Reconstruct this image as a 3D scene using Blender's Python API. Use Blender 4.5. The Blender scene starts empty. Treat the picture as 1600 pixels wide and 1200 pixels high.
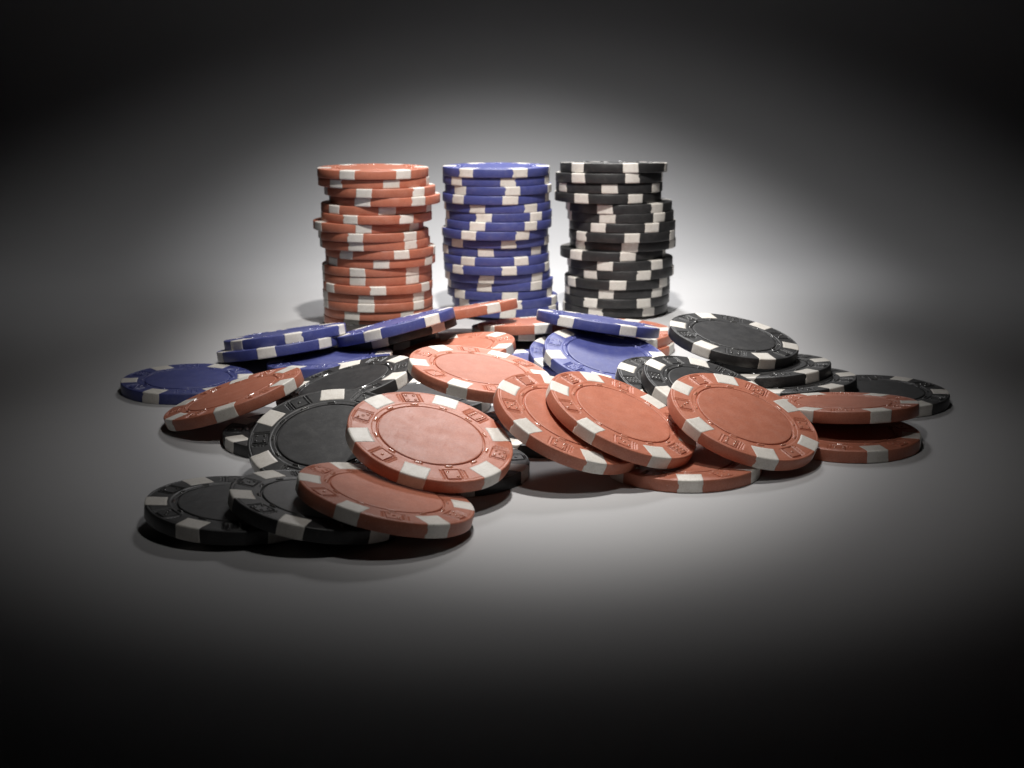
import bpy, math, random
from mathutils import Vector, Matrix, noise

random.seed(7)
scene = bpy.context.scene
COL = scene.collection
MM = 0.001

# ------------------------------------------------------------------ camera
CAM_H, PITCH, FPX = 114.2, 13.86, 2405.0
cam_data = bpy.data.cameras.new('camera')
cam_data.sensor_width = 36.0
cam_data.lens = 36.0 * FPX / 1600.0
cam_data.dof.use_dof = True
cam_data.dof.focus_distance = 0.41
cam_data.dof.aperture_fstop = 36.0
cam_data.clip_start = 0.01
cam_data.clip_end = 50.0
cam = bpy.data.objects.new('camera', cam_data)
COL.objects.link(cam)
cam.location = (0, 0, CAM_H * MM)
cam.rotation_euler = (math.radians(90 - PITCH), 0, 0)
scene.camera = cam

# ------------------------------------------------------------------ world, lamps, exposure
world = bpy.data.worlds.new('World')
scene.world = world
world.use_nodes = True
wn = world.node_tree
wn.nodes['Background'].inputs['Color'].default_value = (0.9, 0.95, 1.0, 1)
wn.nodes['Background'].inputs['Strength'].default_value = 0.0

def spot(name, loc, target, power, angle, radius, color=(1, 1, 1), blend=1.0, squeeze=1.0):
    d = bpy.data.lights.new(name, 'SPOT')
    d.energy = power
    d.spot_size = math.radians(angle)
    d.spot_blend = blend
    d.shadow_soft_size = radius * MM
    d.color = color
    o = bpy.data.objects.new(name, d)
    COL.objects.link(o)
    o.location = [c * MM for c in loc]
    v = Vector([(t - c) for t, c in zip(target, loc)])
    o.rotation_euler = v.to_track_quat('-Z', 'Y').to_euler()
    o.scale = (squeeze, 1, 1)                       # elliptical cone shapes the light pool to fade like a vignette
    return o

spot('key_lamp', (6.4, 391.8, 369.6), (2.4, 518, 0), 9.0, 74.0, 10, (1.0, 0.965, 0.92), squeeze=0.449)
spot('front_lamp', (10.7, 280.6, 240.8), (-2.8, 445.0, 0), 0.50, 90.3, 9, (1.0, 0.97, 0.94), squeeze=0.839)
spot('added_sheen_lamp', (30, 740, 330), (5, 472, 0), 7.0, 32.5, 62, (1.0, 0.985, 0.98), squeeze=0.95)  # added lamp: its sheen on the faces stands in for a bright wall
spot('added_backdrop_fill', (24.7, 626.9, 256.9), (10.8, 688.2, 0), 3.2, 86, 14, (1.0, 0.99, 0.985), squeeze=0.759)  # added lamp, only to whiten the paper behind the stacks
spot('added_halo_fill', (19.0, 601.7, 419.2), (2.4, 694.2, 0), 1.25, 72, 14, (1.0, 0.99, 0.985), squeeze=1.201)  # added lamp that lays the fading glow on the backdrop

scene.view_settings.view_transform = 'Standard'
scene.view_settings.look = 'None'
scene.view_settings.exposure = 0.0
scene.view_settings.gamma = 1.0
scene.render.engine = 'CYCLES'
scene.cycles.use_denoising = True
scene.cycles.max_bounces = 8
scene.cycles.sample_clamp_indirect = 4.0

# ------------------------------------------------------------------ materials
def new_mat(name):
    m = bpy.data.materials.new(name)
    m.use_nodes = True
    nt = m.node_tree
    return m, nt, nt.nodes['Principled BSDF']

def node(nt, kind, **inputs):
    n = nt.nodes.new(kind)
    for k, v in inputs.items():
        n.inputs[k.replace('_', ' ')].default_value = v
    return n

def plastic(name, base, dark, light, rough=0.42, grain=0.35, spec=0.5, dust=0.16, dust_col=(0.5, 0.47, 0.44, 1)):
    """Moulded chip composite: mottled colour, fine grain relief, uneven gloss."""
    m, nt, b = new_mat(name)
    L = nt.links
    tc = nt.nodes.new('ShaderNodeTexCoord')
    oi = nt.nodes.new('ShaderNodeObjectInfo')
    add = nt.nodes.new('ShaderNodeVectorMath'); add.operation = 'ADD'
    sc = nt.nodes.new('ShaderNodeVectorMath'); sc.operation = 'SCALE'
    L.new(oi.outputs['Random'], sc.inputs[0]); sc.inputs['Scale'].default_value = 3.0
    L.new(tc.outputs['Object'], add.inputs[0]); L.new(sc.outputs[0], add.inputs[1])
    n1 = node(nt, 'ShaderNodeTexNoise', Scale=260.0, Detail=5.0, Roughness=0.6)
    n2 = node(nt, 'ShaderNodeTexNoise', Scale=2600.0, Detail=3.0, Roughness=0.6)
    n3 = node(nt, 'ShaderNodeTexNoise', Scale=240.0, Detail=6.0, Roughness=0.65)
    for n in (n1, n2, n3):
        L.new(add.outputs[0], n.inputs['Vector'])
    r1 = nt.nodes.new('ShaderNodeValToRGB')
    r1.color_ramp.elements[0].position = 0.32; r1.color_ramp.elements[0].color = (*dark, 1)
    r1.color_ramp.elements[1].position = 0.72; r1.color_ramp.elements[1].color = (*light, 1)
    e = r1.color_ramp.elements.new(0.5); e.color = (*base, 1)
    mixf = nt.nodes.new('ShaderNodeMath'); mixf.operation = 'MULTIPLY_ADD'
    L.new(n2.outputs['Fac'], mixf.inputs[0]); mixf.inputs[1].default_value = 0.55
    hf = nt.nodes.new('ShaderNodeMath'); hf.operation = 'MULTIPLY'
    L.new(n1.outputs['Fac'], hf.inputs[0]); hf.inputs[1].default_value = 0.45
    L.new(hf.outputs[0], mixf.inputs[2])
    L.new(mixf.outputs[0], r1.inputs['Fac'])
    # every chip a touch different
    hsv = nt.nodes.new('ShaderNodeHueSaturation')
    mr = nt.nodes.new('ShaderNodeMapRange')
    mr.inputs['To Min'].default_value = 0.9; mr.inputs['To Max'].default_value = 1.1
    L.new(oi.outputs['Random'], mr.inputs['Value']); L.new(mr.outputs[0], hsv.inputs['Value'])
    L.new(r1.outputs['Color'], hsv.inputs['Color'])
    # a haze of handling dust, a few lint specks
    n4 = node(nt, 'ShaderNodeTexNoise', Scale=330.0, Detail=8.0, Roughness=0.75)
    L.new(add.outputs[0], n4.inputs['Vector'])
    d1 = nt.nodes.new('ShaderNodeMapRange')
    d1.inputs['From Min'].default_value = 0.5; d1.inputs['From Max'].default_value = 0.78
    d1.inputs['To Min'].default_value = 0.0; d1.inputs['To Max'].default_value = dust
    L.new(n4.outputs['Fac'], d1.inputs['Value'])
    vo = node(nt, 'ShaderNodeTexVoronoi', Scale=420.0)
    L.new(add.outputs[0], vo.inputs['Vector'])
    d2 = nt.nodes.new('ShaderNodeMapRange')
    d2.inputs['From Min'].default_value = 0.035; d2.inputs['From Max'].default_value = 0.075
    d2.inputs['To Min'].default_value = dust * 2.4; d2.inputs['To Max'].default_value = 0.0
    L.new(vo.outputs['Distance'], d2.inputs['Value'])
    mx = nt.nodes.new('ShaderNodeMath'); mx.operation = 'MAXIMUM'
    L.new(d1.outputs[0], mx.inputs[0]); L.new(d2.outputs[0], mx.inputs[1])
    dm = nt.nodes.new('ShaderNodeMix'); dm.data_type = 'RGBA'
    L.new(mx.outputs[0], dm.inputs['Factor']); L.new(hsv.outputs['Color'], dm.inputs['A'])
    dm.inputs['B'].default_value = dust_col
    L.new(dm.outputs['Result'], b.inputs['Base Color'])
    rr = nt.nodes.new('ShaderNodeMapRange')
    rr.inputs['From Min'].default_value = 0.3; rr.inputs['From Max'].default_value = 0.7
    rr.inputs['To Min'].default_value = rough - 0.04; rr.inputs['To Max'].default_value = rough + 0.07
    L.new(n3.outputs['Fac'], rr.inputs['Value']); L.new(rr.outputs[0], b.inputs['Roughness'])
    b.inputs['Specular IOR Level'].default_value = spec
    bm = node(nt, 'ShaderNodeBump', Strength=grain, Distance=0.00006)
    L.new(n2.outputs['Fac'], bm.inputs['Height'])
    if grain > 0:                                   # hairline scratches in two directions
        prev = bm
        for rot, st in ((0.6, 0.22), (2.1, 0.16)):
            mp = nt.nodes.new('ShaderNodeMapping')
            mp.inputs['Rotation'].default_value = (0, 0, rot)
            mp.inputs['Scale'].default_value = (1.0, 22.0, 1.0)
            L.new(add.outputs[0], mp.inputs['Vector'])
            ns = node(nt, 'ShaderNodeTexNoise', Scale=190.0, Detail=2.0, Roughness=0.5)
            L.new(mp.outputs[0], ns.inputs['Vector'])
            cr = nt.nodes.new('ShaderNodeMapRange')
            cr.inputs['From Min'].default_value = 0.66; cr.inputs['From Max'].default_value = 0.72
            L.new(ns.outputs['Fac'], cr.inputs['Value'])
            b2 = node(nt, 'ShaderNodeBump', Strength=st, Distance=0.00008)
            L.new(cr.outputs[0], b2.inputs['Height']); L.new(prev.outputs['Normal'], b2.inputs['Normal'])
            prev = b2
        bm = prev
    L.new(bm.outputs['Normal'], b.inputs['Normal'])
    return m

M_RED = plastic('red_clay', (0.445, 0.153, 0.093), (0.37, 0.118, 0.07), (0.53, 0.205, 0.135), dust=0.12)
M_BLUE = plastic('blue_clay', (0.055, 0.066, 0.225), (0.044, 0.052, 0.185), (0.075, 0.09, 0.275), dust=0.11)
M_BLACK = plastic('black_clay', (0.023, 0.023, 0.024), (0.016, 0.016, 0.017), (0.038, 0.038, 0.038), rough=0.44, dust=0.07)
M_WHITE = plastic('white_inlay', (0.70, 0.67, 0.62), (0.58, 0.54, 0.48), (0.77, 0.74, 0.70), rough=0.45, grain=0.2, dust=0.4, dust_col=(0.42, 0.37, 0.31, 1))
GLOSS = {'red': plastic('red_polished', (0.5, 0.2, 0.13), (0.45, 0.16, 0.1), (0.55, 0.24, 0.16), rough=0.16, grain=0.0, spec=1.0),
         'blue': plastic('blue_polished', (0.1, 0.11, 0.3), (0.09, 0.1, 0.26), (0.12, 0.13, 0.34), rough=0.16, grain=0.0, spec=1.0),
         'black': plastic('black_polished', (0.05, 0.05, 0.05), (0.04, 0.04, 0.04), (0.06, 0.06, 0.06), rough=0.16, grain=0.0, spec=1.0)}
CLAY = {'red': M_RED, 'blue': M_BLUE, 'black': M_BLACK}

def paper_mat():
    m, nt, b = new_mat('white_paper')
    L = nt.links
    tc = nt.nodes.new('ShaderNodeTexCoord')
    n1 = node(nt, 'ShaderNodeTexNoise', Scale=9.0, Detail=5.0, Roughness=0.6)
    n2 = node(nt, 'ShaderNodeTexNoise', Scale=900.0, Detail=4.0, Roughness=0.6)
    L.new(tc.outputs['Object'], n1.inputs['Vector']); L.new(tc.outputs['Object'], n2.inputs['Vector'])
    r = nt.nodes.new('ShaderNodeValToRGB')
    r.color_ramp.elements[0].position = 0.3; r.color_ramp.elements[0].color = (0.485, 0.485, 0.495, 1)
    r.color_ramp.elements[1].position = 0.7; r.color_ramp.elements[1].color = (0.515, 0.515, 0.52, 1)
    L.new(n1.outputs['Fac'], r.inputs['Fac']); L.new(r.outputs['Color'], b.inputs['Base Color'])
    b.inputs['Roughness'].default_value = 0.95
    b.inputs['Specular IOR Level'].default_value = 0.03
    bm = node(nt, 'ShaderNodeBump', Strength=0.08, Distance=0.00004)
    L.new(n2.outputs['Fac'], bm.inputs['Height']); L.new(bm.outputs['Normal'], b.inputs['Normal'])
    return m
M_PAPER = paper_mat()

# ------------------------------------------------------------------ the surface: a white paper sweep
def sweep():
    prof = [(-600.0, 0.0), (-200.0, 0.0), (200.0, 0.0), (690.0, 0.0)]
    r = 300.0
    for i in range(1, 25):
        a = math.radians(90 * i / 24)
        prof.append((690 + r * math.sin(a), r - r * math.cos(a)))
    prof += [(990.0, 500.0), (990.0, 900.0)]
    xs = [-1200, -600, -300, 0, 300, 600, 1200]
    vs = [(x * MM, y * MM, z * MM) for y, z in prof for x in xs]
    n = len(xs)
    fs = [(j * n + i, j * n + i + 1, (j + 1) * n + i + 1, (j + 1) * n + i) for j in range(len(prof) - 1) for i in range(n - 1)]
    me = bpy.data.meshes.new('backdrop')
    me.from_pydata(vs, [], fs)
    me.polygons.foreach_set('use_smooth', [True] * len(fs))
    me.materials.append(M_PAPER)
    o = bpy.data.objects.new('backdrop', me)
    COL.objects.link(o)
    o['kind'] = 'structure'
    o['label'] = 'seamless white paper surface curving up behind the chips'
sweep()

# ------------------------------------------------------------------ the chip, in millimetres
R, TH = 20.0, 3.3
H = TH / 2
DIE_R = 16.85            # radius of the dice ring
R_DISC = 12.95

def die_local(x, y, k):
    a = math.radians(30 + 60 * k)
    c, s = math.cos(a), math.sin(a)
    return x * c + y * s - DIE_R, -x * s + y * c      # radial, tangential offset from the die centre

def sm(e0, e1, v):
    t = min(1.0, max(0.0, (v - e0) / (e1 - e0)))
    return t * t * (3 - 2 * t)

def line(d, half):                                     # 1 inside a scored line
    return 1.0 - sm(half * 0.55, half, abs(d))

def face_z(r, ang, detailed):
    """height of the moulded face above the nominal plane"""
    z = 0.0
    if r < 14.45:
        z = -0.10 * (1 - sm(14.1, 14.45, r))
        # twelve little raised dashes round the channel
        if detailed:
            da = (math.degrees(ang) + 15) % 30 - 15
            arc = abs(math.radians(da)) * 13.75
            z += 0.32 * (1 - sm(0.75, 1.05, arc)) * (1 - sm(0.16, 0.36, abs(r - 13.75)))
        if r < 13.3:
            z -= 0.38 * (1 - sm(13.0, 13.28, r))
    if r > 19.05:
        z -= 0.06 * line(r - 19.25, 0.16)
    if detailed and 14.4 < r < 19.3:
        k = int((math.degrees(ang) % 360) // 60)
        u, v = die_local(r * math.cos(ang), r * math.sin(ang), k)
        au, av = abs(u), abs(v)
        m = max(au, av)
        if m < 2.15:
            z -= 0.36 * (1 - sm(1.98, 2.12, m))
        else:
            if au < 2.0:
                z -= 0.3 * line(av - 2.6, 0.24)
            if au < 1.6:
                z -= 0.3 * line(v - 3.15, 0.22)
            if av < 1.6:
                z -= 0.2 * line(u - 2.38, 0.17)
    return z

def body_mesh(name, detailed):
    rs = []
    if detailed:
        rs = [12.3, 12.7, 12.98, 13.04, 13.1, 13.16, 13.22, 13.28, 13.36, 13.46, 13.56, 13.65, 13.75, 13.85, 13.95, 14.04, 14.14, 14.2, 14.28, 14.38]
        r = 14.46
        while r < 19.56:
            rs.append(round(r, 3)); r += 0.1
        na = 720
    else:
        rs = [12.3, 12.7, 13.04, 13.16, 13.28, 13.7, 14.1, 14.28, 14.45, 16.5, 19.08, 19.17, 19.25, 19.33, 19.42]
        na = 120
    vs, fs = [], []
    ang = [2 * math.pi * i / na for i in range(na)]
    rings = []
    for sgn in (1, -1):
        det = detailed and sgn > 0
        use = rs if (sgn > 0 or not detailed) else [12.3, 12.7, 13.04, 13.16, 13.28, 13.7, 14.1, 14.28, 14.45, 16.5, 19.08, 19.17, 19.25, 19.33, 19.42]
        lst = []
        for r in use:
            lst.append([(r, a, sgn * (H + face_z(r, a, det))) for a in ang])
        for t in range(1, 6):                                     # rounded lip
            q = math.radians(90 * t / 6)
            lst.append([(R - 0.38 + 0.38 * math.sin(q), a, sgn * (H - 0.38 + 0.38 * math.cos(q))) for a in ang])
        if sgn < 0:
            lst.reverse()
        rings += lst
    for ring in rings:
        vs += [(r * math.cos(a) * MM, r * math.sin(a) * MM, z * MM) for r, a, z in ring]
    for j in range(len(rings) - 1):
        for i in range(na):
            k = (i + 1) % na
            fs.append((j * na + i, (j + 1) * na + i, (j + 1) * na + k, j * na + k))
    # close the floor beneath the disc
    n0 = len(vs); vs.append((0, 0, rings[0][0][2] * MM)); n1 = len(vs); vs.append((0, 0, rings[-1][0][2] * MM))
    last = (len(rings) - 1) * na
    for i in range(na):
        k = (i + 1) % na
        fs.append((n0, i, k)); fs.append((n1, last + k, last + i))
    me = bpy.data.meshes.new(name)
    me.from_pydata(vs, [], fs)
    me.polygons.foreach_set('use_smooth', [True] * len(fs))
    me.materials.append(M_RED)
    if detailed:                                   # the raised dashes take the paler, glossier slot
        me.materials.append(M_RED)
        me.polygons.foreach_set('material_index', [1 if (is_dash(f, vs)) else 0 for f in fs])
    me.update()
    return me

def is_dash(f, vs):
    x, y, z = (sum(vs[i][k] for i in f) / len(f) / MM for k in range(3))
    r = math.hypot(x, y)
    return 13.4 < r < 14.1 and z > H + 0.0

def disc_mesh():
    na = 96
    prof = [(12.78, -0.5), (12.78, -0.12), (12.7, -0.05), (12.55, -0.02), (12.3, -0.03), (9, -0.06), (5, -0.09), (2, -0.1)]
    vs, fs = [], []
    for r, z in prof:
        for i in range(na):
            a = 2 * math.pi * i / na
            vs.append((r * math.cos(a) * MM, r * math.sin(a) * MM, (H + z) * MM))
    for j in range(len(prof) - 1):
        for i in range(na):
            k = (i + 1) % na
            fs.append((j * na + i, j * na + k, (j + 1) * na + k, (j + 1) * na + i))
    c = len(vs); vs.append((0, 0, (H - 0.1) * MM)); l = (len(prof) - 1) * na
    for i in range(na):
        fs.append((c, l + i, l + (i + 1) % na))
    me = bpy.data.meshes.new('center_disc')
    me.from_pydata(vs, [], fs)
    me.polygons.foreach_set('use_smooth', [True] * len(fs))
    me.materials.append(M_RED)
    return me

def spot_mesh(seed):
    """white inlay wrapping from the face over the edge to the underside, its sides a little ragged"""
    rnd = random.Random(seed)
    w0 = 2.95 + rnd.uniform(-0.15, 0.15)
    slant = rnd.uniform(-0.35, 0.35)
    path = []                                                    # (r, z)
    for i in range(9):
        path.append((15.05 + (19.6 - 15.05) * i / 8, H))
    for t in range(1, 5):
        q = math.radians(90 * t / 5); path.append((R - 0.38 + 0.38 * math.sin(q), H - 0.38 + 0.38 * math.cos(q)))
    for i in range(7):
        path.append((R, (H - 0.38) * (1 - 2 * i / 6)))
    for t in range(1, 5):
        q = math.radians(90 * t / 5); path.append((R - 0.38 + 0.38 * math.cos(q), -(H - 0.38) - 0.38 * math.sin(q)))
    for i in range(5):
        path.append((19.6 - (19.6 - 15.05) * i / 4, -H))
    N = len(path)
    us = [-1, -1, -0.9, -0.6, -0.2, 0.2, 0.6, 0.9, 1, 1]
    sink = [1, 0, 0, 0, 0, 0, 0, 0, 0, 1]
    off0, off1 = rnd.uniform(0, 50), rnd.uniform(50, 99)
    nick = [rnd.random() < 0.12 for _ in range(2)]
    nz = [rnd.uniform(-1.0, 1.0) for _ in range(2)]
    vs, fs = [], []
    for j in range(-1, N + 1):
        jj = min(max(j, 0), N - 1)
        r, z = path[jj]
        # outward normal of the path
        a, b = path[max(jj - 1, 0)], path[min(jj + 1, N - 1)]
        tx, tz = b[0] - a[0], b[1] - a[1]
        ln = math.hypot(tx, tz) or 1
        nx, nzv = -tz / ln, tx / ln
        if jj < 10 or jj > N - 6:
            nx, nzv = (0, 1) if z > 0 else (0, -1)
        else:
            nx, nzv = -tz / ln, tx / ln
            if nx < 0: nx, nzv = -nx, -nzv
        end = j < 0 or j >= N
        for u, sk in zip(us, sink):
            s = 0 if u < 0 else 1
            rag = noise.noise((jj * 0.33, off0 if s == 0 else off1, 0)) * 0.16
            if nick[s] and 12 < jj < 20 and abs(z - nz[s]) < 0.5:
                rag -= 0.35
            lat = u * (w0 + (rag if abs(u) > 0.8 else 0)) + slant * (z / H) * 0.4
            depth = -0.16 if (sk or end) else 0.028
            rr = r + nx * depth
            rr = rr if rr > abs(lat) else abs(lat) + 0.01
            # corners on the inner end slightly rounded
            if abs(u) > 0.85 and (jj == 0 or jj == N - 1):
                rr += 0.12
            vs.append((math.sqrt(rr * rr - lat * lat) * MM, lat * MM, (z + nzv * depth) * MM))
    n = len(us)
    for j in range(N + 1):
        for i in range(n - 1):
            fs.append((j * n + i, j * n + i + 1, (j + 1) * n + i + 1, (j + 1) * n + i))
    me = bpy.data.meshes.new('edge_spot')
    me.from_pydata(vs, [], fs)
    me.polygons.foreach_set('use_smooth', [True] * len(fs))
    me.materials.append(M_WHITE)
    me.update()
    return me

PIPS = {1: [(0, 0)], 2: [(-1, -1), (1, 1)], 3: [(-1, -1), (0, 0), (1, 1)], 4: [(-1, -1), (-1, 1), (1, -1), (1, 1)],
        5: [(-1, -1), (-1, 1), (1, -1), (1, 1), (0, 0)], 6: [(-1, -1), (0, -1), (1, -1), (-1, 1), (0, 1), (1, 1)]}

def die_mesh(n):
    """small raised square tablet with domed pips, lying in its pocket"""
    vs, fs = [], []
    s0, s1 = 1.72, 1.64
    for s, z in ((s0, -0.38), (s0, -0.07), (s1, 0.0)):
        vs += [(DIE_R + s * cx, s * cy, H + z) for cx, cy in ((-1, -1), (1, -1), (1, 1), (-1, 1))]
    for j in range(2):
        for i in range(4):
            k = (i + 1) % 4
            fs.append((j * 4 + i, j * 4 + k, (j + 1) * 4 + k, (j + 1) * 4 + i))
    fs.append((8, 9, 10, 11))
    flat = len(fs)
    pr = 0.42
    for px, py in PIPS[n]:
        cx, cy = DIE_R + px * 1.0, py * 1.0
        rings = [(pr, -0.01), (pr * 0.86, 0.12), (pr * 0.5, 0.215)]
        base = len(vs)
        for rr, z in rings:
            for i in range(8):
                a = 2 * math.pi * i / 8
                vs.append((cx + rr * math.cos(a), cy + rr * math.sin(a), H + z))
        vs.append((cx, cy, H + 0.245))
        for j in range(2):
            for i in range(8):
                k = (i + 1) % 8
                fs.append((base + j * 8 + i, base + j * 8 + k, base + (j + 1) * 8 + k, base + (j + 1) * 8 + i))
        for i in range(8):
            fs.append((base + 16 + i, base + 16 + (i + 1) % 8, base + 24))
    me = bpy.data.meshes.new('dice_emblem')
    me.from_pydata([(x * MM, y * MM, z * MM) for x, y, z in vs], [], fs)
    me.polygons.foreach_set('use_smooth', [i >= flat for i in range(len(fs))])
    me.materials.append(M_RED)
    me.materials.append(M_RED)
    me.polygons.foreach_set('material_index', [1 if i >= flat else 0 for i in range(len(fs))])
    return me

BODY = body_mesh('chip_body', True)
BODY_PLAIN = body_mesh('chip_body_plain', False)
DISC = disc_mesh()
SPOTS = [spot_mesh(s) for s in range(9)]
DICE = {n: die_mesh(n) for n in range(1, 7)}

def link_part(name, me, parent, mat, rotz=0.0, gloss=None):
    o = bpy.data.objects.new(name, me)
    COL.objects.link(o)
    o.parent = parent
    o.rotation_euler = (0, 0, rotz)
    o.material_slots[0].link = 'OBJECT'
    o.material_slots[0].material = mat
    if gloss and len(me.materials) > 1:
        o.material_slots[1].link = 'OBJECT'
        o.material_slots[1].material = gloss
    return o

def chip(color, loc, tilt, phase, label, group, faces=True, zscale=1.0):
    """one poker chip: loc in mm (its centre), tilt = (nx, ny) of the normal with nz 1, phase = angle of one white spot"""
    e = bpy.data.objects.new('poker_chip', None)
    e.empty_display_size = 0.01
    COL.objects.link(e)
    n = Vector((tilt[0], tilt[1], 1)).normalized()
    a = Vector((0, 1, 0)).cross(n).normalized()
    b = n.cross(a)
    m = Matrix((a, b, n)).transposed().to_4x4()
    e.matrix_world = Matrix.Translation(Vector(loc) * MM) @ m @ Matrix.Rotation(phase, 4, 'Z') @ Matrix.Diagonal((1, 1, zscale, 1))
    e['label'] = label
    e['category'] = 'poker chip'
    e['group'] = group
    mat = CLAY[color]
    link_part('body', BODY if faces else BODY_PLAIN, e, mat, gloss=GLOSS[color])
    if faces:
        link_part('center_disc', DISC, e, mat)
    for k in range(6):
        link_part('edge_spot', random.choice(SPOTS), e, M_WHITE, math.radians(60 * k))
    if faces:
        nums = [1, 2, 3, 4, 5, 6]
        random.shuffle(nums)
        for k in range(6):
            link_part('dice_emblem', DICE[nums[k]], e, mat, math.radians(30 + 60 * k), GLOSS[color])
    return e

# ------------------------------------------------------------------ pixel helpers (photo pixels to places)
T = math.radians(PITCH)
def ray(px, py):
    dx, du = (px - 800) / FPX, (600 - py) / FPX
    return Vector((dx, math.cos(T) + du * math.sin(T), -math.sin(T) + du * math.cos(T)))

def spot_phase(loc, tilt, px, py):
    """angle on the chip of a rim spot seen at this pixel: where the pixel's ray meets the plane of the chip's face"""
    n = Vector((tilt[0], tilt[1], 1)).normalized()
    a = Vector((0, 1, 0)).cross(n).normalized()
    b = n.cross(a)
    c = Vector(loc) + n * H
    o = Vector((0, 0, CAM_H)); d = ray(px, py)
    dn = d.dot(n)
    best = None
    for i in range(720):                                        # nearest rim point as seen
        t = 2 * math.pi * i / 720
        p = c + (a * math.cos(t) + b * math.sin(t)) * R - o
        s = p.cross(d).length / d.length
        s += 0.004 * (p.length if abs(dn) < 0.06 else 0)           # edge-on chips: prefer the near side
        if best is None or s < best[0]:
            best = (s, t)
    return best[1]

# ------------------------------------------------------------------ the three stacks
ORD = ['topmost', 'second', 'third', 'fourth', 'fifth', 'sixth', 'seventh', 'eighth', 'ninth', 'tenth', 'eleventh', 'twelfth',
       'thirteenth', 'fourteenth', 'fifteenth', 'sixteenth', 'seventeenth', 'eighteenth']
# per chip from the top: left and right edge, one white spot (all in photo pixels)
def rows(x0, s, data):
    return [(x0 + l / s, x0 + r / s, x0 + p / s) for l, r, p in data]
STACKS = {
    'red': (557.0, 18, 0.952, rows(460, 4.0, [(145, 838, 360), (148, 843, 632), (183, 886, 465), (215, 915, 455), (165, 860, 607), (168, 860, 380),
        (115, 812, 465), (150, 840, 412), (160, 850, 415), (192, 882, 352), (195, 882, 572), (175, 860, 425), (175, 865, 425), (180, 865, 552),
        (180, 860, 478), (182, 868, 478), (185, 868, 390), (180, 868, 385)])),
    'blue': (578.0, 17, 0.978, rows(660, 3.8095, [(118, 760, 583), (122, 755, 512), (128, 775, 538), (118, 755, 525), (128, 765, 332), (140, 770, 370),
        (135, 770, 332), (110, 755, 280), (122, 755, 516), (118, 750, 382), (125, 755, 590), (125, 760, 518), (130, 765, 385), (150, 780, 372),
        (148, 775, 522), (180, 800, 548), (190, 808, 510), (185, 808, 625)])),
    'black': (579.0, 16, 1.059, rows(660, 3.8095, [(820, 1455, 1218), (790, 1430, 915), (790, 1432, 1095), (787, 1420, 932), (850, 1487, 1068),
        (860, 1498, 1082), (870, 1508, 1345), (870, 1505, 1225), (885, 1500, 1212), (812, 1455, 1202), (860, 1490, 1068), (865, 1498, 1295),
        (840, 1478, 1142), (838, 1480, 1075), (838, 1475, 985), (828, 1465, 1015), (835, 1465, 1180)])),
}
rs = random.Random(3)
for color, (ydepth, n, zs, data) in STACKS.items():
    th = TH * zs
    for i in range(n):
        z = th * (n - 1 - i) + th / 2 + 0.7
        l, r, p = data[i]
        lean = 0.036
        if color == 'black' and i < 4:              # its top four chips rest a little askew
            lean, z = (0.082, 0.070, 0.058, 0.047)[i], z + 0.1
        y = ydepth + rs.uniform(-0.9, 0.9)
        depth = y * math.cos(T) - (z - CAM_H) * math.sin(T)
        x = ((l + r) / 2 - 800) / FPX * depth
        rad = R / depth * FPX
        s = max(-0.98, min(0.98, (p - (l + r) / 2) / rad))
        phase = math.asin(s) - math.pi / 2                          # spot seen on the near side
        if i == n - 1:
            where = 'lowest chip of the tall %s stack' % color
        else:
            where = '%s chip %s the tall %s stack' % (ORD[i], 'on' if i == 0 else 'from the top of', color)
        names = {'red': 'brick-red', 'blue': 'royal-blue', 'black': 'black'}
        chip(color, (x, y, z), (rs.uniform(-0.004, 0.004), lean + rs.uniform(-0.003, 0.003)), phase,
             '%s poker chip, %s' % (names[color], where),
             'chips in the three tall stacks', faces=(i == 0), zscale=zs)

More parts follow.
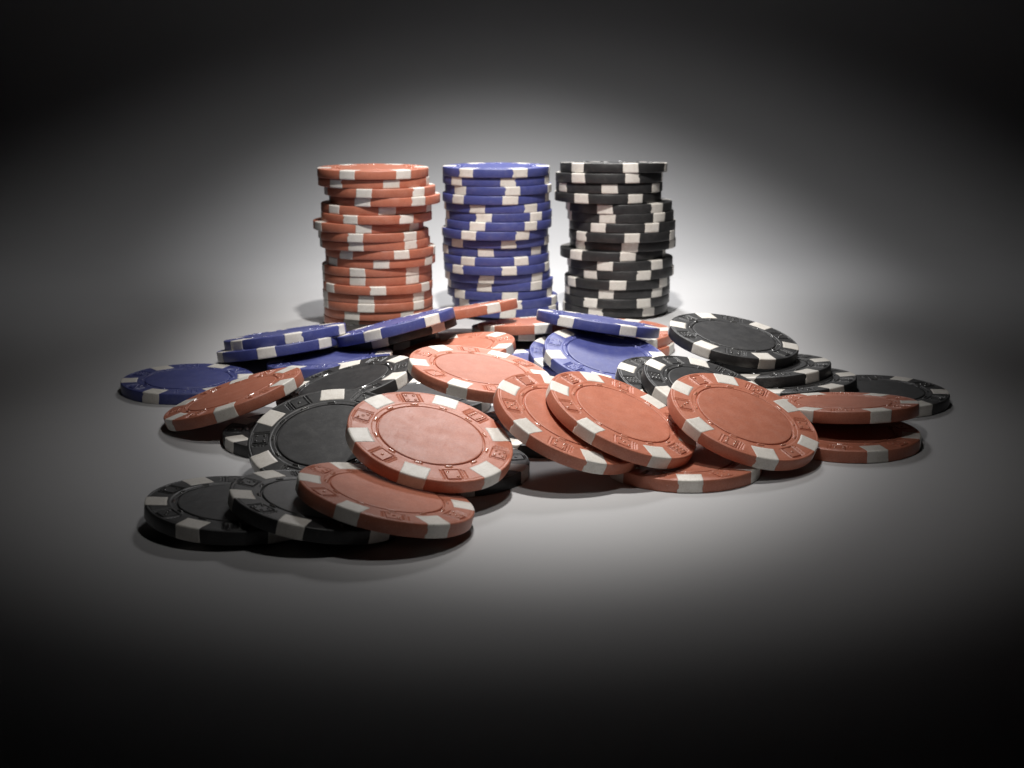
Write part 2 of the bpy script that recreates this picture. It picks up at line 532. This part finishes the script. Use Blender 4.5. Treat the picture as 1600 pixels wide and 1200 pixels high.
# ------------------------------------------------------------------ the spilled pile: place (mm), tilt, a rim spot seen in the photo (px), label
G = 'chips spilled in front of the stacks'
PILE = [
    ('blue', (-99.08, 457.04, 1.65), (0.0, 0.0), (234, 615), 'royal-blue chip lying flat on the white surface beside the leaning red chip'),
    ('red', (-77.45, 415.66, 7.56), (-0.314, 0.011), (350, 641), 'brick-red chip leaning up off the white surface, overlapping a flat blue chip'),
    ('blue', (-76.0, 490.0, 5.5), (-0.143, 0.142), (415, 542), 'lower of two blue chips lying together seen edge-on before the red stack'),
    ('blue', (-74.3, 493.8, 8.35), (-0.143, 0.142), (458, 520), 'upper of two blue chips lying together seen edge-on before the red stack'),
    ('blue', (-57.86, 477.02, 3.83), (-0.087, 0.050), (613, 550), 'blue chip showing its face beneath the pair of edge-on blue chips'),
    ('blue', (-38.3, 494.0, 11.6), (-0.250, 0.130), (649, 491), 'blue chip tipped up steeply on edge at the foot of the red stack'),
    ('black', (-38.0, 501.0, 7.6), (-0.250, 0.130), (684, 505), 'black chip in shadow directly under the steeply tipped blue chip'),
    ('red', (-17.9, 523.0, 10.6), (-0.170, 0.161), (773, 486), 'brick-red chip seen edge-on, tipped up at the foot of the blue stack'),
    ('red', (8.0, 521.0, 6.6), (-0.060, 0.130), (848, 501), 'brick-red chip seen edge-on lying below the tipped red one before the blue stack'),
    ('red', (-18.61, 482.12, 5.27), (-0.167, -0.020), (798, 542), 'brick-red chip half covered by the big bright red chip in the heap middle'),
    ('red', (-8.89, 414.47, 14.89), (0.174, -0.066), (715, 601), 'bright brick-red chip on top at the middle of the heap, dark gap beneath it'),
    ('red', (14.41, 369.86, 13.08), (0.398, -0.233), (815, 668), 'brick-red chip leaning, its right half covered by another leaning red chip'),
    ('red', (27.47, 373.86, 12.98), (0.411, -0.189), (913, 672), 'uncovered brick-red chip leaning on another leaning red chip'),
    ('red', (59.06, 380.53, 10.76), (0.306, -0.276), (1081, 668), 'brick-red chip leaning against the black chips, full face showing'),
    ('red', (-19.56, 352.11, 13.50), (0.230, -0.258), (644, 746), 'pinkish glossy red chip with full face showing, propped on black chips'),
    ('red', (-28.10, 326.13, 7.45), (0.234, 0.041), (542, 796), 'brick-red chip lying over two fanned black chips, under the glossy pinkish one'),
    ('black', (-62.84, 332.03, 3.11), (0.072, 0.004), (292, 823), 'black chip at the outer end of the fan, nothing lying under it'),
    ('black', (-43.25, 327.78, 5.31), (0.177, 0.011), (454, 818), 'black chip in the fan between a black chip and a red chip'),
    ('black', (-45.38, 367.21, 9.39), (-0.060, -0.371), (391, 728), 'black chip tilted forward beside the glossy pinkish chip, most of its face showing'),
    ('black', (-46.62, 419.48, 10.05), (-0.268, -0.044), (628, 588), 'black chip lying aslant between the blue face-up chip and another black chip'),
    ('black', (-57.59, 399.19, 1.65), (0.0, 0.0), (356, 688), 'black chip flat on the white surface, mostly hidden under a tilted black chip'),
    ('black', (-15.56, 369.17, 1.65), (0.0, 0.0), (824, 735), 'black chip flat on the surface, one white spot peeking out under the pinkish chip'),
    ('black', (67.68, 460.60, 14.38), (0.163, -0.117), (1095, 545), 'topmost black chip of the sliding black pile beside the black stack'),
    ('black', (76.44, 454.11, 6.53), (-0.064, 0.050), (1272, 588), 'black chip second from the top of the sliding black pile'),
    ('black', (82.61, 446.39, 3.98), (-0.068, 0.051), (1309, 606), 'black chip third from the top of the sliding black pile, over a red chip'),
    ('black', (55.41, 417.28, 8.39), (0.298, -0.183), (1030, 618), 'black chip leaning behind the full-faced red chip'),
    ('black', (48.96, 425.00, 7.20), (0.254, -0.148), (968, 571), 'black chip mostly covered by another leaning black chip, next to the blue ones'),
    ('black', (108.88, 441.59, 1.70), (0.0, 0.0), (1480, 614), 'black chip flat on the white surface, partly under a raised red chip'),
    ('red', (90.24, 405.40, 7.61), (-0.019, 0.121), (1377, 641), 'brick-red chip raised above another red chip, overlapping the flat black chip'),
    ('red', (89.05, 397.42, 1.70), (0.0, 0.0), (1373, 703), 'brick-red chip flat on the white surface, shaded by the red chip above it'),
    ('red', (43.00, 372.91, 1.65), (0.0, 0.0), (1079, 752), 'brick-red chip flat on the white surface under three leaning red chips'),
    ('blue', (29.3, 462.0, 7.9), (0.18, -0.21), (862, 549), 'blue chip leaning face-out, half shaded by the blue chip bridging above'),
    ('blue', (25.1, 471.7, 5.0), (0.13, -0.17), (841, 566), 'blue chip leaning just under another leaning blue chip, only its rim showing'),
    ('blue', (27.8, 488.0, 13.9), (0.150, 0.140), (884, 496), 'blue chip bridging on top before the black stack, seen edge-on'),
    ('red', (34.60, 513.00, 4.95), (0.0, 0.0), (992, 501), 'upper of two flat red chips behind the bridging blue chip'),
    ('red', (35.20, 512.30, 1.65), (0.0, 0.0), (1052, 540), 'lower of two flat red chips behind the bridging blue chip'),
    ('black', (6.0, 525.0, 3.9), (0.0, 0.110), (823, 530), 'black chip edge with one white spot under the edge-on red chips'),
    ('blue', (8.00, 478.00, 1.65), (0.0, 0.0), (806, 560), 'blue chip flat at the bottom of the heap behind the bright red chip'),
    ('black', (-46.00, 529.00, 1.65), (0.0, 0.0), (628, 532), 'black chip deep in shadow at the foot of the red stack'),
    ('black', (-26.0, 437.0, 1.65), (0.0, 0.0), (652, 606), 'black chip flat in the dark gap under the bright red chip'),
    ('black', (7.5, 402.5, 1.65), (0.0, 0.0), (779, 652), 'added black chip darkening the shaded gap between the pinkish chip and the leaning red chips'),  # extra chip, blackens a patch of paper that is only in shade
]
for color, loc, tilt, px, label in PILE:
    chip(color, loc, tilt, spot_phase(loc, tilt, *px), label, G)
